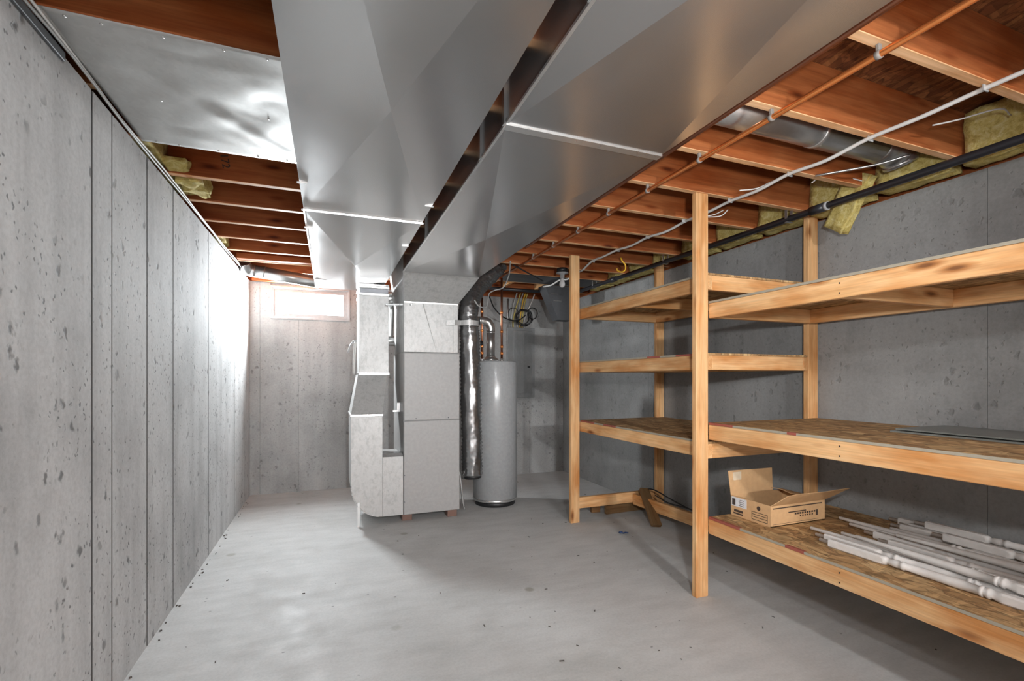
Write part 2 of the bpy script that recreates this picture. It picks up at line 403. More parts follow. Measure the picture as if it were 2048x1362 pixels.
# blocking between the last joists, header over the window
for x in (1.78, 1.98, 2.42):
    board('blocking', (x, JY[-2] + 0.04, 2.475), (x, JY[-1] + 0.0, 2.475), 0.13, 0.038, 'stud', ceil)
board('blocking', (-0.80, 5.02, 2.435), (-0.10, 5.02, 2.435), 0.05, 0.08, 'joist', ceil)
board('header', (XL + 0.03, YB - 0.045, 2.43), (0.55, YB - 0.045, 2.43), 0.10, 0.07, 'joist', ceil)
# ink stamp on a joist face
def text_mesh(name, body, size, mat, parent, mw):
    cu = bpy.data.curves.new(name, 'FONT'); cu.body = body; cu.size = size; cu.extrude = 0.0004; cu.align_x = 'CENTER'
    to = bpy.data.objects.new(name + '_src', cu); C.objects.link(to)
    dg = bpy.context.evaluated_depsgraph_get(); me = bpy.data.meshes.new_from_object(to.evaluated_get(dg))
    bpy.data.objects.remove(to); me.name = name; me.materials.clear(); me.materials.append(M[mat])
    o = bpy.data.objects.new(name, me); C.objects.link(o); setp(o, mw, parent); return o
text_mesh('ink_stamp', '172', 0.055, 'ink', ceil, Matrix.Translation((-0.555, JY[26] - 0.0012, 2.535)) @ Matrix.Rotation(PI / 2, 4, 'Y') @ Matrix.Rotation(PI / 2, 4, 'X') if False else
          Matrix.Translation((-0.56, JY[27] - 0.0012, 2.512)) @ Matrix.Rotation(math.radians(80), 4, 'Y') @ Matrix.Rotation(PI / 2, 4, 'X'))

# window
win = bpy.data.objects.new('window_1', None); C.objects.link(win); setp(win, Matrix.Translation(((WX0 + WX1) / 2, YB, WZ0)), None)
struct(win, 'small white framed basement window with a bright pane')
def frame(name, x0, x1, z0, z1, wdt, y0, y1, mat, parent):
    bm = bmesh.new()
    add_box(bm, x0, x0 + wdt, y0, y1, z0, z1); add_box(bm, x1 - wdt, x1, y0, y1, z0, z1)
    add_box(bm, x0 + wdt, x1 - wdt, y0, y1, z0, z0 + wdt); add_box(bm, x0 + wdt, x1 - wdt, y0, y1, z1 - wdt, z1)
    return from_bm(name, bm, mat, parent)
frame('window_frame', WX0, WX1, WZ0, WZ1, 0.016, YB - 0.008, YB + 0.05, 'white', win)
frame('window_stop', WX0 + 0.016, WX1 - 0.016, WZ0 + 0.016, WZ1 - 0.016, 0.018, YB + 0.012, YB + 0.05, 'white', win)
frame('window_sash', WX0 + 0.034, WX1 - 0.034, WZ0 + 0.030, WZ1 - 0.030, 0.036, YB + 0.022, YB + 0.05, 'white', win)
box('window_pane', WX0 + 0.065, WX1 - 0.065, YB + 0.034, YB + 0.038, WZ0 + 0.062, WZ1 - 0.062, 'pane', win)

# ------------------------------------------------------------------ shelving
shelf = thing('shelving_unit', (2.55, 1.9, 0), 'two-bay lumber shelving unit with strand board decks along the right wall', 'shelving')
def post(x0, y0, z1=ZJ):
    return board('post', (x0 + 0.0445, y0 + 0.019, 0), (x0 + 0.0445, y0 + 0.019, z1), 0.038, 0.089, 'stud', shelf, up=(0, 1, 0))
post(2.030, 2.235); post(2.020, 3.785); post(2.965, 2.235); post(2.965, 3.80)
post(2.030, -0.30); post(2.965, -0.30)
RX0, RXB = 2.138, 2.945
def deck_level(z, y0, y1, crosses, deck=True, dz=0.012, y_lo=None):
    """front and back rails, cross pieces and the deck; z = underside of the rails"""
    zc = z + 0.0445
    fr = board('rail', (RX0, y0, zc), (RX0, y1, zc), 0.089, 0.038, 'stud', shelf)
    board('rail', (RXB, y0, zc), (RXB, y1, zc), 0.089, 0.038, 'stud', shelf)
    for y in crosses:
        board('cross_piece', (RX0 + 0.019, y, zc), (RXB - 0.019, y, zc), 0.089, 0.038, 'stud', shelf)
    if deck:
        d = box('deck', 2.121, 3.045, (y_lo if y_lo is not None else y0), y1, z + 0.0895, z + 0.0895 + dz, 'osb_shelf', shelf)
        # weathered edge strip with red paint marks
        box('deck_edge', 2.1175, 2.1205, (y_lo if y_lo is not None else y0), y1, z + 0.0895, z + 0.0895 + dz, 'osb_edge', d)
        return fr, d
    return fr, None
A_Y0, A_Y1 = 2.275, 3.782
def red(d, z, y0, y1):
    box('paint_mark', 2.1165, 2.1176, y0, y1, z + 0.0897, z + 0.1013, 'edge_red', d)
    box('paint_mark', 2.1176, 2.135, y0, y1, z + 0.1014, z + 0.1024, 'edge_red', d)
f, d = deck_level(1.838, 2.240, A_Y1 + 0.04, (2.262, 3.0, 3.78))
f, d = deck_level(1.356, 2.240, A_Y1 + 0.04, (2.262, 3.0, 3.78)); red(d, 1.356, 2.32, 2.52); red(d, 1.356, 2.68, 2.82)
f, d = deck_level(0.822, 2.240, A_Y1 + 0.04, (2.262, 3.0, 3.78)); red(d, 0.822, 3.55, 3.78); red(d, 0.822, 3.22, 3.40)
def nails(rail, ys, z):
    for y in ys:
        for dz in (0.022, 0.066):
            lathe('nail_head', [(0.004, 0), (0.004, 0.0012)], (2.1188, y, z + dz), 'ink', rail, 8, (-1, 0, 0))
f, d = deck_level(1.664, -0.30, 2.232, (2.212, 1.45, 0.65, -0.27)); nails(f, (1.45, 0.65), 1.664)
f, d = deck_level(0.938, -0.30, 2.232, (2.212, 1.45, 0.65, -0.27)); red(d, 0.938, 2.05, 2.23); red(d, 0.938, 1.66, 1.71); nails(f, (1.45, 0.65), 0.938)
f, d = deck_level(0.375, -0.30, 2.232, (2.212, 1.45, 0.65, -0.27)); red(d, 0.375, 2.0, 2.23); red(d, 0.375, 1.62, 1.72); nails(f, (1.45, 0.65), 0.375)
# low frame of the far bay
board('low_cross', (2.045, 3.842, 0.165), (2.96, 3.842, 0.165), 0.100, 0.038, 'stud', shelf)
board('low_rail', (2.84, 2.28, 0.15), (2.72, 3.82, 0.15), 0.100, 0.038, 'stud', shelf)

# ------------------------------------------------------------------ ducts
def duct_section(parent, x0, x1, y0, y1, z0, z1, mat, crease=0.008, seed=1.0):
    """sheet metal box whose underside carries a folded X cross-break and slight oil-canning"""
    bm = bmesh.new(); n = 24
    cx, cy = (x0 + x1) / 2, (y0 + y1) / 2
    co = [(x0, y0), (x1, y0), (x1, y1), (x0, y1)]
    for q in range(4):                      # four facets, each with its own vertices so that the folds stay crisp
        a, b_ = co[q], co[(q + 1) % 4]; rows = []
        for i in range(n + 1):
            s_ = i / n; row = []
            for k in range(n + 1):
                w_ = k / n
                ex, ey = a[0] + (b_[0] - a[0]) * w_, a[1] + (b_[1] - a[1]) * w_
                x, y = ex + (cx - ex) * s_, ey + (cy - ey) * s_
                e = min(1, 5 * s_) * min(1, 5 * (1 - s_)) * min(1, 6 * w_) * min(1, 6 * (1 - w_))
                dz = -crease * s_ + 0.0020 * e * mnoise.noise(Vector((x * 2.6, y * 2.1, seed)))
                row.append(bm.verts.new((x, y, z0 + dz)))
            rows.append(row)
        for i in range(n):
            for k in range(n):
                f = bm.faces.new((rows[i][k], rows[i][k + 1], rows[i + 1][k + 1], rows[i + 1][k])); f.smooth = True
    bmesh.ops.dissolve_degenerate(bm, dist=1e-6, edges=bm.edges[:])
    for f in bm.faces:
        f.normal_update()
        if f.normal.z > 0: f.normal_flip()
    P8 = [(x0, y0, z0), (x1, y0, z0), (x1, y1, z0), (x0, y1, z0), (x0, y0, z1), (x1, y0, z1), (x1, y1, z1), (x0, y1, z1)]
    v8 = [bm.verts.new(p) for p in P8]
    for f in ((4, 5, 6, 7), (0, 1, 5, 4), (1, 2, 6, 5), (2, 3, 7, 6), (3, 0, 4, 7)): bm.faces.new([v8[i] for i in f])
    return from_bm('duct_section', bm, mat, parent)
ZD, ZT = 2.20, 2.405
sup = thing('supply_duct', (0.9, 3.0, ZD), 'wide galvanised supply duct right of the dark gap, ending over the furnace', 'duct')
SX0, SX1 = 0.581, 1.240
for y0, y1, cr in ((-0.85, 1.573, 0.036), (1.579, 4.07, 0.030)):
    duct_section(sup, SX0, SX1, y0, y1, ZD, ZT, 'galv', cr, y0)
bm = bmesh.new(); add_box(bm, SX0 - 0.003, SX1 + 0.003, 1.558, 1.594, ZD - 0.006, ZD + 0.0005)
from_bm('seam_cleat', bm, 'cleat', sup)
for y in (0.98, 1.576, 1.86, 3.05):
    box('side_cleat', SX0 - 0.010, SX0 + 0.001, y - 0.010, y + 0.010, ZD + 0.002, ZT, 'galv', sup)
box('edge_flange', SX0 - 0.006, SX0 + 0.004, -0.85, 4.07, ZD - 0.003, ZD + 0.006, 'cleat', sup)
# transition and plenum above the furnace
PX0, PX1, PY0, PY1, PZ0, PZ1 = 0.632, 1.136, 4.385, 5.05, 1.543, 2.005
tv = [(SX0, 4.072, ZD), (SX1 + 0.01, 4.072, ZD), (PX1, PY0, PZ1), (PX0, PY0, PZ1), (SX0, 4.072, ZT), (SX1 + 0.01, 4.072, ZT), (SX1, 5.1, ZT), (SX0, 5.1, ZT), (PX1, PY1, PZ1), (PX0, PY1, PZ1)]
solid('transition', tv, [(0, 1, 2, 3), (3, 2, 8, 9), (0, 1, 5, 4), (4, 5, 6, 7), (1, 5, 6, 8, 2), (0, 4, 7, 9, 3), (6, 7, 9, 8)], 'galv_dirty', sup)
pl = box('plenum', PX0, PX1, PY0, PY1, PZ0, PZ1, 'galv_dirty', sup, 0.002)
# folded diagonal break and edge seam on the plenum face
solid('cross_break', [(PX0 + 0.165, PY0 - 0.0005, PZ1 - 0.004), (PX0 + 0.175, PY0 - 0.0005, PZ1 - 0.004), (PX0 + 0.295, PY0 - 0.0005, PZ0 + 0.02), (PX0 + 0.285, PY0 - 0.0005, PZ0 + 0.02), (PX0 + 0.17, PY0 - 0.0022, PZ1 - 0.01), (PX0 + 0.29, PY0 - 0.0022, PZ0 + 0.03)],
      [(0, 3, 5, 4), (1, 4, 5, 2), (0, 4, 1), (3, 2, 5)], 'galv_dirty', pl)
box('edge_seam', PX1 - 0.045, PX1 - 0.036, PY0 - 0.006, PY0 + 0.001, PZ0, PZ1 - 0.01, 'galv_dirty', pl)
box('top_flange', PX0, PX1, PY0 - 0.005, PY0 + 0.001, PZ1 - 0.012, PZ1, 'cleat', pl)

ret = thing('return_duct', (0.18, 3.0, ZD), 'wide galvanised return duct left of the dark gap, beside the joists', 'duct')
RX_0, RX_1 = -0.128, 0.497
for y0, y1, cr in ((-2.0, 0.383, 0.034), (0.385, 2.733, 0.036), (2.737, 5.085, 0.018)):
    duct_section(ret, RX_0, RX_1, y0, y1, ZD, ZT, 'galv', cr, y0 + 7)
solid('seam_lip', [(RX_0, 2.728, ZD - 0.001), (RX_1, 2.728, ZD - 0.001), (RX_1, 2.75, ZD - 0.001), (RX_0, 2.75, ZD - 0.001), (RX_0 - 0.004, 2.730, ZD - 0.010), (RX_1 + 0.004, 2.730, ZD - 0.010), (RX_1 + 0.004, 2.735, ZD - 0.010), (RX_0 - 0.004, 2.735, ZD - 0.010)], HEX, 'cleat', ret)
for y in (4.62,):
    tube('stiffening_bead', [(RX_0 + 0.01, y, ZD - 0.001), (RX_1 - 0.01, y, ZD - 0.001)], 0.006, 'galv', ret, 8)
box('end_flange', RX_0 - 0.003, RX_0 + 0.006, 2.74, 5.085, ZD - 0.004, ZD + 0.004, 'cleat', ret)
for x, y in ((RX_0 + 0.012, 2.36), (RX_0 + 0.012, 2.735), (RX_0 + 0.012, 3.05), (RX_1 - 0.015, 2.45), (RX_1 - 0.01, 2.735), (RX_1 - 0.02, 3.25)):
    box('tab', x - 0.022, x + 0.022, y - 0.006, y + 0.006, ZD - 0.007, ZD - 0.001, 'cleat', ret)

# panning sheet over two joist bays, with dents
def sheet(name, x0, x1, y0, y1, z, mat, amp, seed, nx=36, ny=42, parent=None):
    bm = bmesh.new(); g = []
    for j in range(ny + 1):
        row = []
        for i in range(nx + 1):
            x = x0 + (x1 - x0) * i / nx; y = y0 + (y1 - y0) * j / ny
            e = min(i, nx - i, 6) / 6 * min(j, ny - j, 6) / 6
            dz = -0.3 * amp * e - amp * e * abs(mnoise.noise(Vector((x * 3.2, y * 3.2, seed))) + 0.5 * mnoise.noise(Vector((x * 8, y * 7, seed + 3))))
            # one diagonal crease
            dd = abs((x - x0) / (x1 - x0) * 0.9 - (y - y0) / (y1 - y0) + 0.05)
            dz -= 0.004 * e * max(0, 1 - dd / 0.10)
            row.append(bm.verts.new((x, y, z + dz)))
        g.append(row)
    for j in range(ny):
        for i in range(nx):
            f = bm.faces.new((g[j][i], g[j][i + 1], g[j + 1][i + 1], g[j + 1][i])); f.smooth = True
    r = bmesh.ops.extrude_face_region(bm, geom=bm.faces[:])
    for v in r['geom']:
        if isinstance(v, bmesh.types.BMVert): v.co.z += 0.0015
    return from_bm(name, bm, mat, parent)
pan = thing('joist_panning', (-0.47, 2.22, ZJ), 'dented sheet metal panning nailed under the joists at the upper left', 'sheet metal')
sheet('metal_sheet', XL + 0.018, RX_0 - 0.001, 1.806, 2.668, ZJ - 0.004, 'galv_pan', 0.010, 4.0, parent=pan)
for x in (-0.75, -0.66, -0.5, -0.33, -0.2):
    for y in (1.83, 2.65):
        lathe('nail_head', [(0.005, 0), (0.004, 0.0015), (0.001, 0.0025)], (x, y, ZJ - 0.005), 'cleat', pan, 8, (0, 0, -1))
for x in (-0.62, -0.24, -0.4): lathe('nail_head', [(0.005, 0), (0.004, 0.0015), (0.001, 0.0025)], (x, 2.245, ZJ - 0.008), 'cleat', pan, 8, (0, 0, -1))
# panning under the joists near the water heater
pan2 = thing('joist_panning', (1.9, 4.9, ZJ), 'dark grey sheet metal panning under joists above the water heater', 'sheet metal')
sheet('metal_sheet', 1.26, 2.96, 4.68, 5.07, ZJ - 0.003, 'dark_metal', 0.004, 9.0, 24, 10, pan2)

# round branch ducts in the joist bays
def round_duct(label, pts, r, n=1, joints=(), mat='galv_pipe', cat='duct', name='round_duct'):
    t_ = thing(name, pts[0], label, cat)
    tube('pipe', pts, r, mat, t_, 24, n)
    for a, b_ in joints: tube('joint_ring', [a, b_], r + 0.003, 'cleat', t_, 24)
    return t_
round_duct('round galvanised branch duct in the joist bay at upper right', [(1.242, 1.63, 2.515), (2.665, 1.63, 2.515)], 0.078, 1, (((2.20, 1.63, 2.515), (2.225, 1.63, 2.515)),)) 
eb = [o for o in C.objects if o.name.startswith('round_duct')][-1]
tube('elbow', [(2.665, 1.63, 2.515), (2.765, 1.63, 2.512), (2.835, 1.63, 2.488), (2.862, 1.63, 2.45)], lambda i: 0.080 - 0.004 * (i % 4 == 0), 'galv_pipe', eb, 24, 4)
round_duct('round galvanised duct stub crossing above the joist at the top left', [(XL + 0.02, 1.58, 2.53), (RX_0 + 0.3, 1.58, 2.53)], 0.076, 1, ())
t_ = round_duct('sloping round galvanised duct under the joists above the window', [(-0.70, 5.42, 2.385), (-0.10, 5.42, 2.315)], 0.062, 1, (((-0.62, 5.42, 2.376), (-0.615, 5.42, 2.375)),))
tube('elbow', [(-0.70, 5.42, 2.385), (-0.75, 5.415, 2.392), (-0.785, 5.38, 2.41), (-0.795, 5.34, 2.45)], 0.063, 'galv_pipe', t_, 24, 4)

# return drop with offset, boot and filter rack
drop = thing('return_drop', (0.35, 4.7, 0), 'galvanised return air drop with angled offset and curved boot beside the furnace', 'duct')
DX0, DX1, DY0, DY1 = 0.259, 0.530, 4.68, 5.06
box('drop_section', DX0, DX1, DY0, DY1, 1.352, 2.09, 'galv_dirty', drop, 0.002)
box('collar', DX0 - 0.004, DX1 + 0.004, DY0 - 0.02, DY1 + 0.01, 2.085, 2.108, 'cleat', drop, 0.003)
box('collar_neck', DX0 + 0.004, DX1 - 0.004, DY0 - 0.004, DY1 - 0.01, 2.108, 2.15, 'dark_metal', drop)
box('collar', DX0 - 0.006, DX1 + 0.006, DY0 - 0.035, DY1 + 0.01, 2.150, 2.176, 'cleat', drop, 0.006)
box('collar_neck', DX0, DX1, DY0 - 0.03, DY1 - 0.01, 2.176, 2.191, 'galv', drop)
BX0, BX1, BY0, BY1 = 0.175, 0.441, 4.37, 4.86
solid('offset_section', [(BX0, BY0 + 0.002, 0.985), (BX1, BY0 + 0.002, 0.985), (BX1, BY1, 0.985), (BX0, BY1, 0.985), (DX0 - 0.01, DY0, 1.335), (DX1 - 0.015, DY0, 1.335), (DX1 - 0.015, DY1, 1.335), (DX0 - 0.01, DY1, 1.335)], HEX, 'galv_dirty', drop)
box('cleat', DX0 - 0.006, DX1 + 0.006, DY0 - 0.012, DY1, 1.333, 1.358, 'galv', drop, 0.002)
box('cleat', BX0 - 0.008, BX1 + 0.006, BY0 - 0.012, BY1, 0.966, 0.988, 'cleat', drop, 0.003)
# boot: straight down, then a curved heel that turns right into the filter rack
prof = [(BX0, 0.966), (BX0, 0.36)]
for k in range(1, 11):
    a = k / 10 * PI / 2; prof.append((BX0 + 0.266 * (1 - math.cos(a)), 0.36 - 0.29 * math.sin(a)))
prof += [(BX1, 0.07), (BX1, 0.966)]
bm = bmesh.new()
fa = [bm.verts.new((x, BY0, z)) for x, z in prof]; fb = [bm.verts.new((x, BY1, z)) for x, z in prof]
bm.faces.new(fa); bm.faces.new(fb[::-1])
for i in range(len(prof)):
    j = (i + 1) % len(prof); bm.faces.new((fa[i], fa[j], fb[j], fb[i]))
from_bm('boot', bm, 'galv_dirty', drop)
bm = bmesh.new(); add_tube(bm, [Vector((x, BY0 - 0.001, z)) for x, z in prof[1:13]], 0.004, 6); from_bm('heel_seam', bm, 'cleat', drop)
box('filter_rack', 0.443, 0.624, 4.374, 4.86, 0.066, 0.597, 'galv_dirty', drop, 0.002)
solid('rack_lip', [(0.443, 4.374, 0.597), (0.624, 4.374, 0.597), (0.624, 4.50, 0.597), (0.443, 4.50, 0.597), (0.448, 4.40, 0.625), (0.620, 4.40, 0.625), (0.620, 4.50, 0.625), (0.448, 4.50, 0.625)], HEX, 'galv', drop)
box('support_leg', 0.226, 0.250, 4.352, 4.368, 0.0, 0.22, 'cleat', drop, 0.002)

# ------------------------------------------------------------------ furnace
fur = thing('furnace', (0.885, 4.7, 0.06), 'grey enamelled furnace cabinet standing on bricks beside the water heater', 'furnace')
FX0, FX1, FY0, FY1 = 0.628, 1.150, 4.372, 5.08
box('cabinet', FX0, FX1, FY0 + 0.018, FY1, 0.062, 1.541, 'furnace', fur, 0.003)
bm = bmesh.new(); add_box(bm, FX0 + 0.002, FX1 - 0.002, FY0 - 0.004, FY0 + 0.018, 0.917, 1.535, 0.006); up = from_bm('upper_door', bm, 'furnace', fur)
bm = bmesh.new(); add_box(bm, FX0 + 0.002, FX1 - 0.002, FY0 - 0.002, FY0 + 0.018, 0.064, 0.912, 0.004); lo = from_bm('lower_door', bm, 'furnace', fur)
for x in (0.74, 1.04): lathe('screw', [(0.006, 0), (0.004, 0.004)], (x, FY0 - 0.004, 0.935), 'dark_metal', up, 8, (0, -1, 0))
for z in (0.18, 0.42): lathe('screw', [(0.005, 0), (0.004, 0.004)], (FX0 + 0.008, FY0 - 0.002, z), 'dark_metal', lo, 8, (0, -1, 0))
box('side_bracket', 0.56, 0.626, 4.60, 4.62, 0.985, 1.0, 'galv', fur); box('side_bracket', 0.60, 0.626, 4.60, 4.62, 1.0, 1.07, 'galv', fur)
for i, (x, y, lab) in enumerate(((1.075, 4.41, 'red brick under the right front corner of the furnace'), (0.66, 4.44, 'red brick under the left front corner of the furnace'),
                                 (1.075, 4.98, 'red brick under the right rear corner of the furnace'), (0.66, 4.98, 'red brick under the left rear corner of the furnace'))):
    tag(box('brick', x - 0.04, x + 0.05, y - 0.03, y + 0.09, 0.0, 0.062, 'brick', None, 0.003), lab, 'brick', 'bricks under the furnace')
tube('gas_connector', [(1.158, 4.46, 0.40), (1.178, 4.465, 0.36), (1.205, 4.47, 0.12), (1.225, 4.475, 0.03)], 0.010, 'cleat', fur, 10, 6)
# vent pipe between drop and furnace
vp = thing('vent_pipe', (0.58, 5.0, 0.9), 'small round vent pipe behind the gap between return drop and furnace', 'pipe')
tube('pipe', [(0.62, 5.2, 2.15), (0.60, 5.2, 1.80), (0.60, 5.2, 1.74)], 0.035, 'galv_pipe', vp, 16, 3)
tube('pipe', [(0.40, 5.2, 1.70), (0.80, 5.2, 1.70)], 0.055, 'galv_pipe', vp, 18)
tube('pipe', [(0.45, 5.16, 2.13), (0.75, 5.16, 2.16)], 0.07, 'galv_pipe', vp, 18)
st = tag(board('hanger_strap', (0.50, 4.62, 2.0), (0.70, 4.365, 1.975), 0.016, 0.004, 'cleat'), 'thin bright metal strap tying the return drop to the plenum', 'strap')
# hose loop hanging on the left side of the drop
cl = thing('hose_loop', (0.21, 4.95, 1.35), 'folded pale hose loop tied to the left side of the return drop', 'hose')
tube('hose', [(0.235, 4.90, 1.66), (0.225, 4.93, 1.50), (0.225, 4.95, 1.38), (0.228, 4.99, 1.35), (0.23, 5.03, 1.40), (0.235, 5.02, 1.55), (0.24, 4.97, 1.66)], 0.010, 'cable', cl, 8, 6)
tube('tie_end', [(0.235, 4.93, 1.66), (0.20, 4.92, 1.64), (0.165, 4.92, 1.55)], 0.008, 'white', cl, 8, 4)
tube('knot', [(0.215, 4.93, 1.662), (0.25, 4.93, 1.668)], 0.014, 'white', cl, 8)

# ------------------------------------------------------------------ water heater
hx, hy, hr = 1.62, 4.715, 0.23
wh = thing('water_heater', (hx, hy, 0), 'tall grey cylindrical water heater with copper pipes and metal flue', 'water heater')
lathe('tank', [(hr - 0.012, 0.048), (hr, 0.052), (hr, 1.462), (hr - 0.006, 1.474), (hr - 0.02, 1.478), (0.0, 1.478)], (hx, hy, 0), 'heater', wh, 56)
lathe('base_ring', [(hr - 0.025, 0.0), (hr - 0.02, 0.002), (hr - 0.018, 0.05)], (hx, hy, 0), 'black', wh, 48)
lathe('base_trim', [(hr + 0.001, 0.05), (hr + 0.003, 0.055), (hr + 0.003, 0.068), (hr + 0.001, 0.074)], (hx, hy, 0), 'cleat', wh, 48)
fx, fy = 1.580, 4.74
lathe('draft_hood', [(0.085, 0.0), (0.085, 0.006), (0.055, 0.03), (0.052, 0.036)], (fx, fy, 1.492), 'galv_pipe', wh, 28)
for a in range(3): tube('hood_leg', [(fx + 0.075 * math.cos(a * 2.1), fy + 0.075 * math.sin(a * 2.1), 1.475), (fx + 0.075 * math.cos(a * 2.1), fy + 0.075 * math.sin(a * 2.1), 1.50)], 0.005, 'galv_pipe', wh, 6)
tube('flue', [(fx, fy, 1.52), (fx, fy, 1.80)], 0.044, 'galv_pipe', wh, 24)
tube('flue_elbow', [(fx, fy, 1.79), (fx, fy, 1.83), (fx - 0.03, fy, 1.885), (fx - 0.09, fy, 1.90), (fx - 0.13, fy, 1.90)], lambda i: 0.046 + 0.0015 * (i % 4 == 0), 'galv_pipe', wh, 24, 4)
tube('flue_run', [(fx - 0.12, fy, 1.90), (1.30, 4.80, 1.90), (1.138, 4.84, 1.90)], 0.046, 'galv_pipe', wh, 24)
tube('flue_ring', [(fx, fy, 1.775), (fx, fy, 1.785)], 0.047, 'cleat', wh, 24)
for x, z1, col in ((1.479, 2.14, 'copper_dull'), (1.697, 2.36, 'copper_dull')):
    p = tube('copper_riser', [(x, 4.72, 1.50), (x, 4.72, z1)], 0.0125, col, wh, 12)
    tube('nipple', [(x, 4.72, 1.47), (x, 4.72, 1.512)], 0.015, 'cleat', p, 12)
    for z in (1.55, 1.62, 1.78, 1.98):
        tube('coupling', [(x, 4.72, z), (x, 4.72, z + 0.03)], 0.0155, 'copper', p, 12)
lathe('valve_handle', [(0.0, -0.006), (0.026, -0.004), (0.026, 0.004), (0.0, 0.006)], (1.462, 4.695, 1.665), 'black', wh, 14, (0.5, -0.8, 0.1))

# flex duct beside the furnace
fd = thing('flex_duct', (1.29, 4.45, 0.3), 'crinkled dark foil flex duct hanging between furnace and water heater', 'duct')
pts = smooth_path([(1.300, 4.455, 0.36), (1.290, 4.45, 0.80), (1.280, 4.45, 1.30), (1.268, 4.45, 1.75), (1.258, 4.46, 1.86), (1.275, 4.48, 2.02), (1.36, 4.53, 2.20), (1.50, 4.56, 2.34), (1.62, 4.58, 2.48)], 26)
def flexr(i):
    base = 0.098 if i < 78 else 0.092
    if 74 < i < 104: base = 0.084 + 0.012 * abs((i - 89) / 15.0)
    rid = 0.0048 * (1 if i % 2 else -1)
    def f(a):
        return base + rid + 0.009 * mnoise.noise(Vector((math.cos(a) * 2, math.sin(a) * 2, i * 0.16))) + 0.007 * mnoise.noise(Vector((math.cos(a) * 5, math.sin(a) * 5, i * 0.5)))
    return f
bm = bmesh.new(); add_tube(bm, pts, flexr, 30); from_bm('foil_sleeve', bm, 'foil', fd)
tube('open_end', [(1.302, 4.455, 0.335), (1.300, 4.455, 0.37)], 0.085, 'black', fd, 24)
bm = bmesh.new()
path = [Vector((1.258 + 0.101 * math.cos(a), 4.455 + 0.101 * math.sin(a), 1.832)) for a in [PI + 0.5 + k * 0.2 for k in range(0, 17)]]
path = [Vector((1.02, 4.372, 1.822)), Vector((1.10, 4.365, 1.828))] + path
for i in range(len(path) - 1):
    a, b_ = path[i], path[i + 1]
    v = [bm.verts.new(q) for q in (a - Vector((0, 0, 0.024)), b_ - Vector((0, 0, 0.024)), b_ + Vector((0, 0, 0.024)), a + Vector((0, 0, 0.024)))]
    bm.faces.new(v)
bmesh.ops.remove_doubles(bm, verts=bm.verts[:], dist=1e-5)
rr = bmesh.ops.extrude_face_region(bm, geom=bm.faces[:])
for v in rr['geom']:
    if isinstance(v, bmesh.types.BMVert): v.co.y -= 0.002
from_bm('hanger_band', bm, 'galv_dirty', fd)

# ------------------------------------------------------------------ back right corner
ep = thing('electrical_panel', (2.41, 5.95, 1.04), 'tall grey electrical breaker panel on the end wall behind the water heater', 'panel')
box('enclosure', 2.215, 2.612, 5.93, 5.969, 1.04, 1.98, 'panel', ep, 0.004)
dr = box('panel_door', 2.30, 2.57, 5.920, 5.931, 1.10, 1.94, 'panel', ep, 0.003)
box('latch', 2.50, 2.535, 5.915, 5.922, 1.44, 1.465, 'black', dr)
for x in (2.42, 2.45, 2.50, 2.53): box('rib', x, x + 0.008, 5.917, 5.921, 1.62, 1.90, 'panel', dr)
tube('conduit', [(2.225, 5.94, 1.97), (2.225, 5.94, 2.36)], 0.012, 'galv_pipe', ep, 10)
def cable(name, label, pts, r, mat, n=8, cat='cable', group=None):
    return tag(tube(name, pts, r, mat, None, 8, n), label, cat, group)
for k, (x0, x1, m, lab) in enumerate(((2.30, 2.27, 'grey_cable', 'grey cable dropping to the left side of the breaker panel'), (2.35, 2.30, 'yellow_dim', 'dull yellow cable dropping to the breaker panel, leftmost of the yellow ones'),
        (2.42, 2.40, 'yellow', 'bright yellow cable dropping to the breaker panel top'), (2.45, 2.43, 'yellow_dim', 'dull yellow cable beside the bright one above the panel'), (2.55, 2.46, 'cable', 'white cable curving down to the breaker panel right side'),
        (2.385, 2.365, 'grey_cable', 'grey cable in the middle of the bundle above the breaker panel'))):
    cable('panel_cable', lab, [(x0, 5.80, 2.42), (x0, 5.88, 2.34), ((x0 + x1) / 2, 5.92, 2.22), (x1, 5.94, 2.08), (x1, 5.945, 1.984)], 0.009, m, 6, 'cable', 'cables above the breaker panel')
loop = []
for k in range(0, 46):
    a = k / 15 * 2 * PI + 2.6; r = 0.10 + 0.012 * math.sin(k * 0.5)
    loop.append((2.405 + r * math.cos(a) + 0.02 * math.sin(k * 0.21), 5.84 - 0.015 * (k % 3), 2.10 + r * math.sin(a)))
bc = thing('cable_coil', (2.40, 5.84, 2.0), 'black coiled cable hanging above the breaker panel', 'cable')
tube('coil', loop, 0.008, 'black', bc, 8, 3)
lp2 = [(2.26 + 0.075 * math.cos(a), 5.83, 2.14 + 0.085 * math.sin(a)) for a in [k * 0.42 for k in range(16)]]
tube('small_loop', lp2, 0.006, 'black', bc, 8, 3)
lp3 = [(2.545 + 0.07 * math.cos(a), 5.85, 2.17 + 0.075 * math.sin(a)) for a in [k * 0.42 for k in range(16)]]
tube('small_loop', lp3, 0.006, 'black', bc, 8, 3)
tube('lead', [(2.42, 5.80, 2.13), (2.28, 5.75, 2.05), (2.05, 5.6, 2.06), (1.85, 5.4, 2.14), (1.72, 5.2, 2.24)], 0.008, 'black', bc, 8, 8)
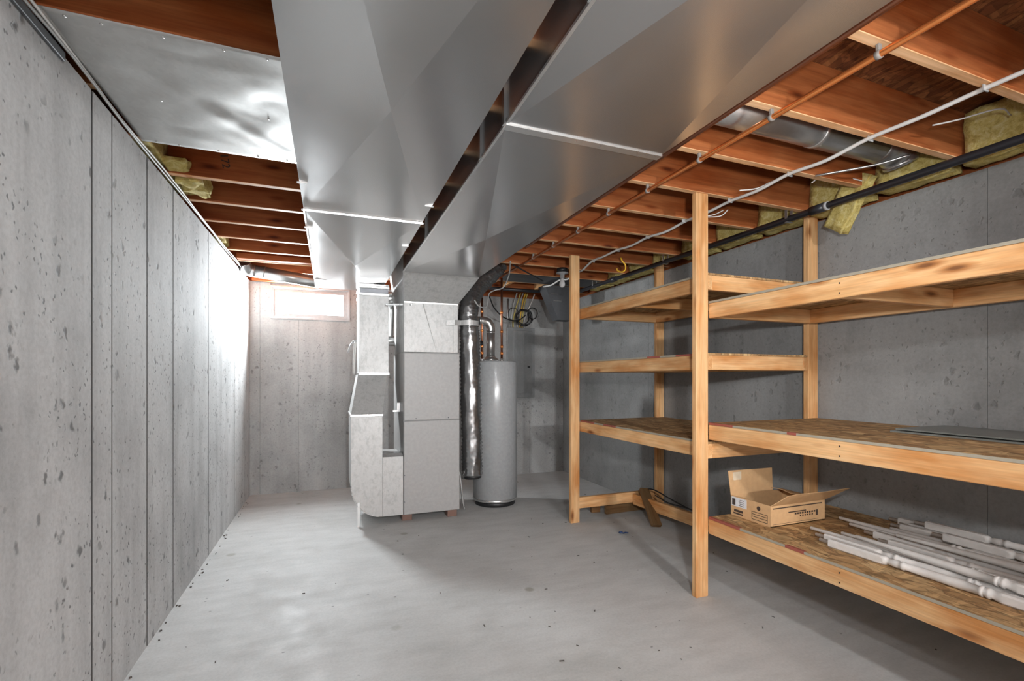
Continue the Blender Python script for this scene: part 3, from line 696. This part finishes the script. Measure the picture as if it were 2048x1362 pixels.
# dark stack in the corner
sk = thing('vent_stack', (2.64, 5.19, 2.0), 'dark sheet metal vent stack tapering down in the far right corner', 'duct')
solid('stack_body', [(2.37, 5.09, 2.405), (2.76, 5.09, 2.405), (2.76, 5.28, 2.405), (2.37, 5.28, 2.405), (2.555, 5.11, 2.00), (2.74, 5.11, 2.00), (2.74, 5.26, 2.00), (2.555, 5.26, 2.00)], HEX, 'dark_metal', sk)
for z, x0 in ((2.30, 2.45), (2.22, 2.49)): box('stack_seam', x0, x0 + 0.10, 5.090, 5.10, z, z + 0.006, 'galv_pipe', sk)
tag(tube('gas_pipe', [(1.55, 5.32, 2.365), (2.95, 5.32, 2.365)], 0.020, 'iron', None, 14), 'short black iron pipe crossing below joists behind the water heater', 'pipe')
# bulb in its ceiling holder
lb = thing('light_bulb', (2.188, 4.285, 2.28), 'unlit frosted bulb in a white ceiling holder by the far post', 'lamp')
lathe('junction_box', [(0.055, 0.0), (0.055, 0.04), (0.050, 0.045)], (2.188, 4.285, 2.365), 'black', lb, 20)
lathe('holder', [(0.022, 0.0), (0.024, 0.045), (0.062, 0.05), (0.062, 0.058)], (2.188, 4.285, 2.307), 'white', lb, 22)
lathe('bulb', [(0.001, 0.0), (0.018, 0.006), (0.028, 0.022), (0.030, 0.038), (0.024, 0.060), (0.015, 0.080), (0.014, 0.095)], (2.188, 4.285, 2.215), 'bulb', lb, 20)

# ------------------------------------------------------------------ pipes and cables under the joists
wp = thing('copper_pipe', (1.69, 2.0, 2.375), 'bright copper water pipe clipped under the joists, right of the duct', 'pipe')
tube('pipe', [(1.69, -3.0, 2.374), (1.69, 5.0, 2.374)], 0.0115, 'copper', wp, 14)
tube('riser_elbow', [(1.69, 4.98, 2.374), (1.692, 4.80, 2.365), (1.697, 4.72, 2.35)], 0.0115, 'copper', wp, 12, 4)
for y in JY:
    if 0.5 < y < 4.0:
        o = tube('pipe_clamp', [(1.69, y + 0.010, 2.374), (1.69, y + 0.026, 2.374)], 0.0145, 'clamp', wp, 12)
        box('clamp_ear', 1.682, 1.698, y + 0.012, y + 0.024, 2.386, 2.409, 'clamp', wp, 0.002)
wp2 = thing('copper_pipe', (1.50, 2.0, 2.385), 'dull copper pipe running tight along the right edge of the supply duct', 'pipe')
tube('pipe', [(1.507, -3.0, 2.385), (1.507, 3.6, 2.385)], 0.0125, 'copper_dull', wp2, 14)
gp = thing('gas_pipe', (2.79, 2.0, 2.345), 'long black iron gas pipe running under the joists along the right wall', 'pipe')
tube('pipe', [(2.80, -3.0, 2.345), (2.80, 5.3, 2.345)], 0.0205, 'iron', gp, 16)
for y in (2.05, 4.3):
    tube('coupling', [(2.80, y - 0.045, 2.345), (2.80, y + 0.045, 2.345)], 0.027, 'iron', gp, 16)
tube('sealant_ring', [(2.80, 1.985, 2.345), (2.80, 2.004, 2.345)], 0.0255, 'white', gp, 16)
for y in JY[22:32:3]:
    bm = bmesh.new(); add_box(bm, 2.774, 2.777, y + 0.010, y + 0.028, 2.345, 2.402); add_box(bm, 2.823, 2.826, y + 0.010, y + 0.028, 2.345, 2.402); add_box(bm, 2.774, 2.826, y + 0.010, y + 0.028, 2.322, 2.325)
    from_bm('pipe_hanger', bm, 'galv_pipe', gp)
ys = [-3.0, -1.0, 0.0, 0.6] + [y + 0.019 for y in JY if y > 0.8]
pth = []
for i, y in enumerate(ys):
    if y > 5.1: break
    pth.append((2.30 + 0.012 * math.sin(y * 3) + (0.05 if y > 4.0 else 0), y, 2.397 if y < 4.0 else 2.380)); 
    if y > 0.6 and y < 4.9: pth.append((2.30 + 0.012 * math.sin(y * 3 + 0.6) + (0.05 if y > 3.95 else 0), y + 0.2, 2.386 - 0.006 * math.sin(y * 5) - (0.03 if y > 3.8 else 0)))
wc = thing('white_cable', (2.30, 2.0, 2.39), 'thick white electrical cable stapled under the joists from front to back', 'cable')
tube('cable', pth, 0.0092, 'cable', wc, 8, 5)
for y in JY:
    if 0.9 < y < 4.0: box('staple', 2.284, 2.318, y + 0.016, y + 0.020, 2.386, 2.409, 'grey_cable', wc)
# loose wire ends
for k, (p, lab) in enumerate((
        ([(2.86, 1.19, 2.49), (2.70, 1.16, 2.47), (2.56, 1.24, 2.435), (2.50, 1.30, 2.43)], 'thin bare wire hanging in the joist bay nearest upper right'),
        ([(2.52, 1.88, 2.40), (2.62, 1.86, 2.47), (2.72, 1.84, 2.45), (2.83, 1.81, 2.43)], 'thin wire bent across the joist below the round duct'),
        ([(2.36, 2.0, 2.43), (2.30, 2.05, 2.40), (2.20, 2.08, 2.385)], 'short pale wire end between the first shelf joists'),
        ([(2.44, 2.44, 2.42), (2.38, 2.46, 2.39), (2.30, 2.50, 2.375)], 'short wire end curling down above the top shelf'),
        ([(2.46, 2.42, 2.42), (2.43, 2.45, 2.385), (2.36, 2.49, 2.380)], 'second short wire end beside the curled one above the shelf'))):
    cable('wire_end', lab, p, 0.0035, 'cable', 6, 'wire', 'loose wire ends under the joists')
cable('hanger_rod', 'grey metal rod slanting below the round duct at upper right', [(2.44, 1.80, 2.395), (2.62, 1.62, 2.405), (2.70, 1.50, 2.42)], 0.006, 'galv_pipe', 4, 'rod')
cable('yellow_hook', 'small yellow cable hook hanging under the joists past the near post', [(2.50, 3.72, 2.41), (2.505, 3.70, 2.375), (2.535, 3.70, 2.345), (2.535, 3.70, 2.30), (2.50, 3.70, 2.275), (2.455, 3.70, 2.285), (2.445, 3.70, 2.305)], 0.007, 'yellow', 6, 'cable')
cable('thermostat_wire', 'thin grey wire looping from the duct end to the flex duct', [(1.245, 4.20, 2.02), (1.30, 4.24, 1.975), (1.40, 4.32, 1.985), (1.45, 4.40, 2.12), (1.52, 4.44, 2.17), (1.60, 4.40, 2.20), (1.62, 4.30, 2.30), (1.56, 4.10, 2.385)], 0.006, 'grey_cable', 8, 'wire')
cable('black_wire', 'black wire strung below the joists above the water heater', [(1.60, 4.12, 2.355), (1.90, 4.4, 2.345), (2.19, 4.75, 2.37)], 0.007, 'black', 6, 'wire')
# cables along the left wall top
for dz, r, m, lab in ((0.010, 0.0055, 'cable', 'upper white cable running along the top of the left wall'), (-0.004, 0.005, 'grey_cable', 'lower grey cable running along the top of the left wall')):
    p = [(XL + 0.014 + 0.006 * math.sin(k * 1.7 + dz * 100), -3 + k * 0.42, 2.392 + dz + 0.006 * math.sin(k * 2.3 + dz * 50)) for k in range(21)]
    cable('wall_cable', lab, p, r, m, 3)
tag(box('wall_angle', XL + 0.001, XL + 0.012, -1.0, 2.0, 2.355, 2.385, 'dark_metal', None, 0.002), 'dark metal angle strip along the top of the left wall near camera', 'strip')

# ------------------------------------------------------------------ insulation
def batt(name, x0, x1, y0, y1, z0, z1, label, seed, amp=0.014, rot=None, group='insulation batts in the joist ends'):
    bm = bmesh.new(); add_box(bm, -(x1 - x0) / 2, (x1 - x0) / 2, -(y1 - y0) / 2, (y1 - y0) / 2, -(z1 - z0) / 2, (z1 - z0) / 2)
    bmesh.ops.subdivide_edges(bm, edges=bm.edges[:], cuts=9, use_grid_fill=True)
    for v in bm.verts:
        n = Vector((mnoise.noise(v.co * 14 + Vector((seed, 0, 0))), mnoise.noise(v.co * 14 + Vector((0, seed, 0))), mnoise.noise(v.co * 14 + Vector((0, 0, seed)))))
        v.co += n * amp
    mw = Matrix.Translation(((x0 + x1) / 2, (y0 + y1) / 2, (z0 + z1) / 2))
    if rot is not None: mw = mw @ rot
    return tag(from_bm(name, bm, 'wool', None, mw, True), label, 'insulation', group)
ords = ['first', 'second', 'third', 'fourth', 'fifth', 'sixth', 'seventh', 'eighth', 'ninth', 'tenth', 'eleventh']
for i, k in enumerate(range(11, 22)):
    y = JY[k + 10]
    batt('insulation_batt', 2.955, 3.075, y + 0.05, y + 0.395, 2.42 if y < 3.8 < y + 0.4 else 2.372, 2.62, 'yellow insulation batt over the right wall, %s bay from the camera' % ords[i], 3.1 * i)
batt('insulation_batt', 2.872, 2.932, 1.86, 2.00, 2.19, 2.53, 'yellow insulation batt hanging down over the right wall beside a back post', 50, 0.012, Matrix.Rotation(math.radians(36), 4, 'X') @ Matrix.Rotation(math.radians(-8), 4, 'Y'))
lab = ['behind the dented sheet metal edge', 'in the first open bay', 'in the second open bay', 'in the third open bay', 'in the fourth open bay']
for i, k in enumerate(range(16, 21)):
    y = JY[k + 10]
    if i in (2, 3): continue
    batt('insulation_batt', XL - 0.09, XL + 0.028, y + 0.05, y + 0.39, 2.43, 2.62, 'yellow insulation batt over the left wall %s' % lab[i], 80 + 3.7 * i)
batt('insulation_scrap', XL + 0.03, XL + 0.12, 2.93, 3.05, 2.425, 2.47, 'torn yellow insulation tuft hanging past the left wall top', 140, 0.03, group='insulation tufts at the left wall')
batt('insulation_scrap', XL + 0.03, XL + 0.15, 3.12, 3.40, 2.415, 2.55, 'larger torn yellow insulation tuft against the second left joist', 160, 0.03, group='insulation tufts at the left wall')

# ------------------------------------------------------------------ things on and under the shelves
# cardboard box with open flaps
bx0, bx1, by0, by1, bz0 = 2.285, 2.715, 1.945, 2.225, 0.477
bt = bz0 + 0.118; tk = 0.004
cb = thing('cardboard_box', (2.5, 2.08, bz0), 'open brown cardboard box with printed sides on the bottom shelf', 'box')
bm = bmesh.new()
add_box(bm, bx0, bx1, by0, by0 + tk, bz0, bt); add_box(bm, bx0, bx1, by1 - tk, by1, bz0, bt)
add_box(bm, bx0, bx0 + tk, by0 + tk, by1 - tk, bz0, bt); add_box(bm, bx1 - tk, bx1, by0 + tk, by1 - tk, bz0, bt); add_box(bm, bx0, bx1, by0, by1, bz0, bz0 + tk)
body = from_bm('box_body', bm, 'card', cb)
def flap(name, a, b_, dvec, skew=(0, 0, 0), n=8, warp=0.006):
    a, b_, dvec = Vector(a), Vector(b_), Vector(dvec); bm = bmesh.new(); g = []
    nn = (b_ - a).cross(dvec).normalized()
    for j in range(5):
        row = []
        for i in range(n + 1):
            s = i / n; p = a.lerp(b_, s) + dvec * (j / 4) + Vector(skew) * (j / 4) * s
            p += nn * warp * (j / 4) * mnoise.noise(Vector((s * 4, j * 0.4, a.x * 9)))
            row.append(bm.verts.new(p))
        g.append(row)
    for j in range(4):
        for i in range(n): bm.faces.new((g[j][i], g[j][i + 1], g[j + 1][i + 1], g[j + 1][i]))
    r = bmesh.ops.extrude_face_region(bm, geom=bm.faces[:])
    for v in r['geom']:
        if isinstance(v, bmesh.types.BMVert): v.co += nn * 0.003
    return from_bm(name, bm, 'card', cb)
flap('flap', (bx0, by0 + 0.002, bt), (bx1, by0 + 0.002, bt), (0.03, -0.085, 0.075), (0.06, 0, 0.0))
fl = flap('flap', (bx0 - 0.005, by1 - 0.002, bt), (bx1 - 0.09, by1 - 0.002, bt), (-0.01, 0.012, 0.145), (0.02, 0, -0.005))
flap('flap', (bx0 + 0.002, by0, bt), (bx0 + 0.002, by1, bt), (0.09, 0.01, -0.03), (0, 0, 0), warp=0.012)
flap('flap', (bx1 - 0.002, by0, bt), (bx1 - 0.002, by1, bt), (-0.10, 0, 0.02), warp=0.012)
box('packing_tape', bx0 + 0.02, bx0 + 0.085, by1 + 0.002, by1 + 0.005, bt + 0.004, bt + 0.135, 'tape', fl)
# print and shipping label
e = 0.0008
def px(y0, y1, z0, z1, mat, name='print'): return box(name, bx0 - e, bx0 + 0.0001, y0, y1, z0, z1, mat, body)
px(2.108, 2.219, bz0 + 0.058, bz0 + 0.112, 'paper', 'shipping_label')
e = 0.0013; px(2.190, 2.214, bz0 + 0.064, bz0 + 0.102, 'ink')
for k in range(4): px(2.125, 2.165 - 0.006 * (k % 2), bz0 + 0.066 + 0.011 * k, bz0 + 0.069 + 0.011 * k, 'ink')
e = 0.0008
px(2.135, 2.200, bz0 + 0.026, bz0 + 0.040, 'ink'); px(2.135, 2.205, bz0 + 0.012, bz0 + 0.021, 'ink')
lathe('vent_hole', [(0.0125, 0), (0.0125, 0.0006)], (bx0 - 0.0001, 2.025, bz0 + 0.085), 'ink', body, 16, (-1, 0, 0))
for z in (0.014, 0.030, 0.044, 0.058): px(1.965, 2.072, bz0 + z, bz0 + z + 0.003, 'ink')
px(1.965, 1.967, bz0 + 0.014, bz0 + 0.060, 'ink'); px(2.070, 2.072, bz0 + 0.014, bz0 + 0.060, 'ink')
def py(x0, x1, z0, z1, mat='ink'): return box('print', x0, x1, by0 - 0.0008, by0 + 0.0001, z0, z1, mat, body)
py(2.30, 2.69, bz0 + 0.098, bz0 + 0.104); py(2.42, 2.56, bz0 + 0.068, bz0 + 0.074)
for k in range(9): py(2.47 + 0.019 * k, 2.483 + 0.019 * k, bz0 + 0.054, bz0 + 0.064)
for k in range(6): py(2.51 + 0.019 * k, 2.521 + 0.019 * k, bz0 + 0.040, bz0 + 0.048)
py(2.640, 2.656, bz0 + 0.034, bz0 + 0.066); py(2.30, 2.66, bz0 + 0.012, bz0 + 0.0135)

# balusters
def baluster_mesh(kind):
    S, R = 1.0, 0.0
    if kind == 'a':
        pr = [(0.0, .008, R), (.05, .0085, R), (.0505, .0155, S), (.052, .0165, S), (.285, .0165, S), (.295, .0165, .5), (.303, .0150, R), (.312, .0105, R), (.318, .0130, R), (.345, .0150, R), (.357, .0125, R),
              (.362, .0160, R), (.372, .0160, R), (.377, .0125, R), (.46, .0150, R), (.56, .0165, R), (.62, .0140, R), (.624, .0175, R), (.633, .0175, R), (.637, .0130, R), (.645, .0175, R), (.654, .0175, R), (.660, .0135, R),
              (.675, .0155, .5), (.69, .0165, S), (.93, .0165, S), (.932, .0150, S), (.935, .0085, R), (.96, .008, R)]
    else:
        pr = [(0.0, .006, R), (.002, .0075, R), (.20, .0100, R), (.38, .0135, R), (.46, .0150, R), (.53, .0135, R), (.535, .0175, R), (.544, .0175, R), (.548, .0130, R), (.556, .0175, R), (.565, .0175, R), (.571, .0135, R),
              (.590, .0155, .5), (.605, .0165, S), (.90, .0165, S), (.902, .0150, S), (.905, .0085, R), (.94, .008, R)]
    bm = bmesh.new(); rings = []; N = 16
    for x, r, q in pr:
        ring = []
        for k in range(N):
            a = 2 * PI * (k + 0.5) / N; c_, s_ = 1.18 * math.cos(a), 1.18 * math.sin(a)
            f = (1 - q) + q * 1.18 / max(abs(c_), abs(s_)); ring.append(bm.verts.new((x, r * c_ * f, r * s_ * f)))
        rings.append(ring)
    for i in range(len(rings) - 1):
        for k in range(N):
            f = bm.faces.new((rings[i][k], rings[i][(k + 1) % N], rings[i + 1][(k + 1) % N], rings[i + 1][k])); f.smooth = pr[i][2] < 0.9
    bm.faces.new(rings[0][::-1]); bm.faces.new(rings[-1])
    bmesh.ops.recalc_face_normals(bm, faces=bm.faces[:])
    me = bpy.data.meshes.new('baluster_' + kind); bm.to_mesh(me); bm.free(); me.materials.append(M['baluster']); return me
bmA, bmB = baluster_mesh('a'), baluster_mesh('b')
zs = 0.4775 + 0.0197
for kind, x, y, yaw, lev, lab in (
        ('a', 2.300, 1.672, 1.5, 0, 'white square-ended baluster lying nearest the shelf front edge'),
        ('a', 2.358, 1.735, 2.0, 0, 'white square-ended baluster second from the shelf front edge'),
        ('b', 2.432, 1.820, 0.8, 0, 'thin round-ended white baluster third from the shelf front edge'),
        ('b', 2.500, 1.700, 0.5, 0, 'round-ended white baluster fourth from the shelf front edge'),
        ('a', 2.565, 1.560, 0.5, 0, 'white baluster fifth from the shelf front edge in the lower layer'),
        ('a', 2.637, 1.672, 0.2, 0, 'white square-ended baluster in the middle of the pile'),
        ('b', 2.698, 1.790, 0.0, 0, 'shorter thin round-ended white baluster in the middle of the pile'),
        ('b', 2.760, 1.890, 0.0, 0, 'longest-reaching thin round-ended white baluster behind the pile middle'),
        ('b', 2.825, 1.660, 0.5, 0, 'white baluster seventh of the lower layer toward the wall'),
        ('a', 2.900, 1.700, 0.5, 0, 'white square-ended baluster third from the concrete wall'),
        ('a', 2.955, 1.690, 0.0, 0, 'white square-ended baluster second from the concrete wall'),
        ('a', 3.015, 1.775, 0.0, 0, 'white square-ended baluster lying against the concrete wall'),
        ('b', 2.395, 1.560, -3.0, 1, 'white baluster lying on top of the front of the pile'),
        ('b', 2.600, 1.500, 2.5, 1, 'white baluster lying on top of the pile middle'),
        ('a', 2.790, 1.450, -1.5, 1, 'white baluster on top of the pile behind the middle'),
        ('a', 2.930, 1.600, 1.0, 1, 'white baluster on top of the pile beside the concrete wall')):
    o = bpy.data.objects.new('baluster', bmA if kind == 'a' else bmB); C.objects.link(o)
    mw = Matrix.Translation((x, y, zs + lev * 0.0388)) @ Matrix.Rotation(math.radians(-90 + yaw), 4, 'Z')
    setp(o, mw, None); tag(o, lab, 'baluster', 'balusters piled on the bottom shelf')
tag(board('wood_offcut', (2.86, 1.83, 0.4945), (2.90, 1.70, 0.4945), 0.035, 0.05, 'stud'), 'small wood offcut lying behind the balusters by the wall', 'wood') if False else None
# flat panels on the middle shelf
z0 = 0.938 + 0.1018
pn = [((2.56, 1.47), (3.0, 1.61), 'lower'), ((2.575, 1.455), (2.985, 1.59), 'upper')]
tag(box('flat_panel', 2.600, 3.00, 0.55, 1.53, z0, z0 + 0.008, 'slate', None, 0.001), 'dark grey flat panel lying on the middle shelf, lower of two', 'panel', 'flat panels on the middle shelf')
tag(box('flat_panel', 2.615, 3.01, 0.56, 1.515, z0 + 0.0125, z0 + 0.020, 'slate', None, 0.001), 'grey flat panel on top of the other on the middle shelf', 'panel', 'flat panels on the middle shelf')
for y in (0.7, 1.4): tag(box('spacer_strip', 2.64, 2.98, y, y + 0.02, z0 + 0.008, z0 + 0.0125, 'black'), 'thin black strip between the flat panels, %s one' % ('near' if y < 1 else 'far'), 'strip')
# loose lumber on the floor of the far bay
tag(board('leaning_board', (2.665, 3.415, 0.015), (2.755, 3.72, 0.262), 0.038, 0.089, 'dark_lumber', up=(0, -0.6, 0.8)), 'dark brown board leaning on the low rail with its foot on the floor', 'board')
tag(board('floor_board', (2.47, 3.93, 0.045), (2.92, 3.95, 0.045), 0.089, 0.038, 'dark_lumber'), 'dark brown board on edge on the floor behind the low cross piece', 'board')
tag(board('floor_board', (2.37, 4.03, 0.03), (2.46, 4.02, 0.03), 0.06, 0.038, 'dark_lumber'), 'short dark wood block on the floor beside the brown board', 'board')
cable('power_cable', 'black cord draped from the leaning board to the low rail', [(2.75, 3.64, 0.285), (2.82, 3.62, 0.262), (2.81, 3.40, 0.235), (2.80, 3.18, 0.215), (2.80, 3.05, 0.21)], 0.006, 'black', 6, 'cord')
cable('power_cable', 'second black cord drooping below the first by the low rail', [(2.80, 3.61, 0.225), (2.765, 3.40, 0.215), (2.795, 3.22, 0.214), (2.80, 3.10, 0.212)], 0.005, 'black', 6, 'cord')
# scraps on the floor
bl = thing('blue_scrap', (2.30, 3.39, 0), 'small dark blue plastic scrap on the floor between the posts', 'scrap')
tube('plastic_strip', [(2.27, 3.395, 0.006), (2.285, 3.385, 0.010), (2.30, 3.38, 0.006), (2.32, 3.385, 0.008), (2.34, 3.37, 0.006)], 0.006, 'blue', bl, 6, 3)
tube('plastic_tail', [(2.275, 3.41, 0.005), (2.285, 3.40, 0.014), (2.30, 3.395, 0.008)], 0.005, 'blue', bl, 6, 3)
bm = bmesh.new(); rnd = random.Random(11)
for k in range(64):
    x = rnd.uniform(1.0, 2.9) if k % 3 else rnd.uniform(XL + 0.1, 2.0); y = rnd.uniform(1.0, 5.6)
    if x < 2.0 and y > 4.2: y -= 2.0
    s = rnd.uniform(0.002, 0.005)
    mt = Matrix.Translation((x, y, s * 0.4)) @ Matrix.Rotation(rnd.uniform(0, 6.3), 4, 'Z') @ Matrix.Diagonal((s * rnd.uniform(1, 5), s, s * 0.8, 1))
    bmesh.ops.create_cube(bm, size=1, matrix=mt)
for k in range(40):
    y = rnd.uniform(1.5, 5.8); s = rnd.uniform(0.003, 0.008)
    mt = Matrix.Translation((XL + 0.01 + rnd.uniform(0, 0.03), y, s * 0.4)) @ Matrix.Rotation(rnd.uniform(0, 6.3), 4, 'Z') @ Matrix.Diagonal((s * 1.5, s, s * 0.8, 1))
    bmesh.ops.create_cube(bm, size=1, matrix=mt)
tag(from_bm('floor_litter', bm, 'dust'), 'tiny dark wood chips and grit scattered over the floor', 'litter', None, 'stuff')
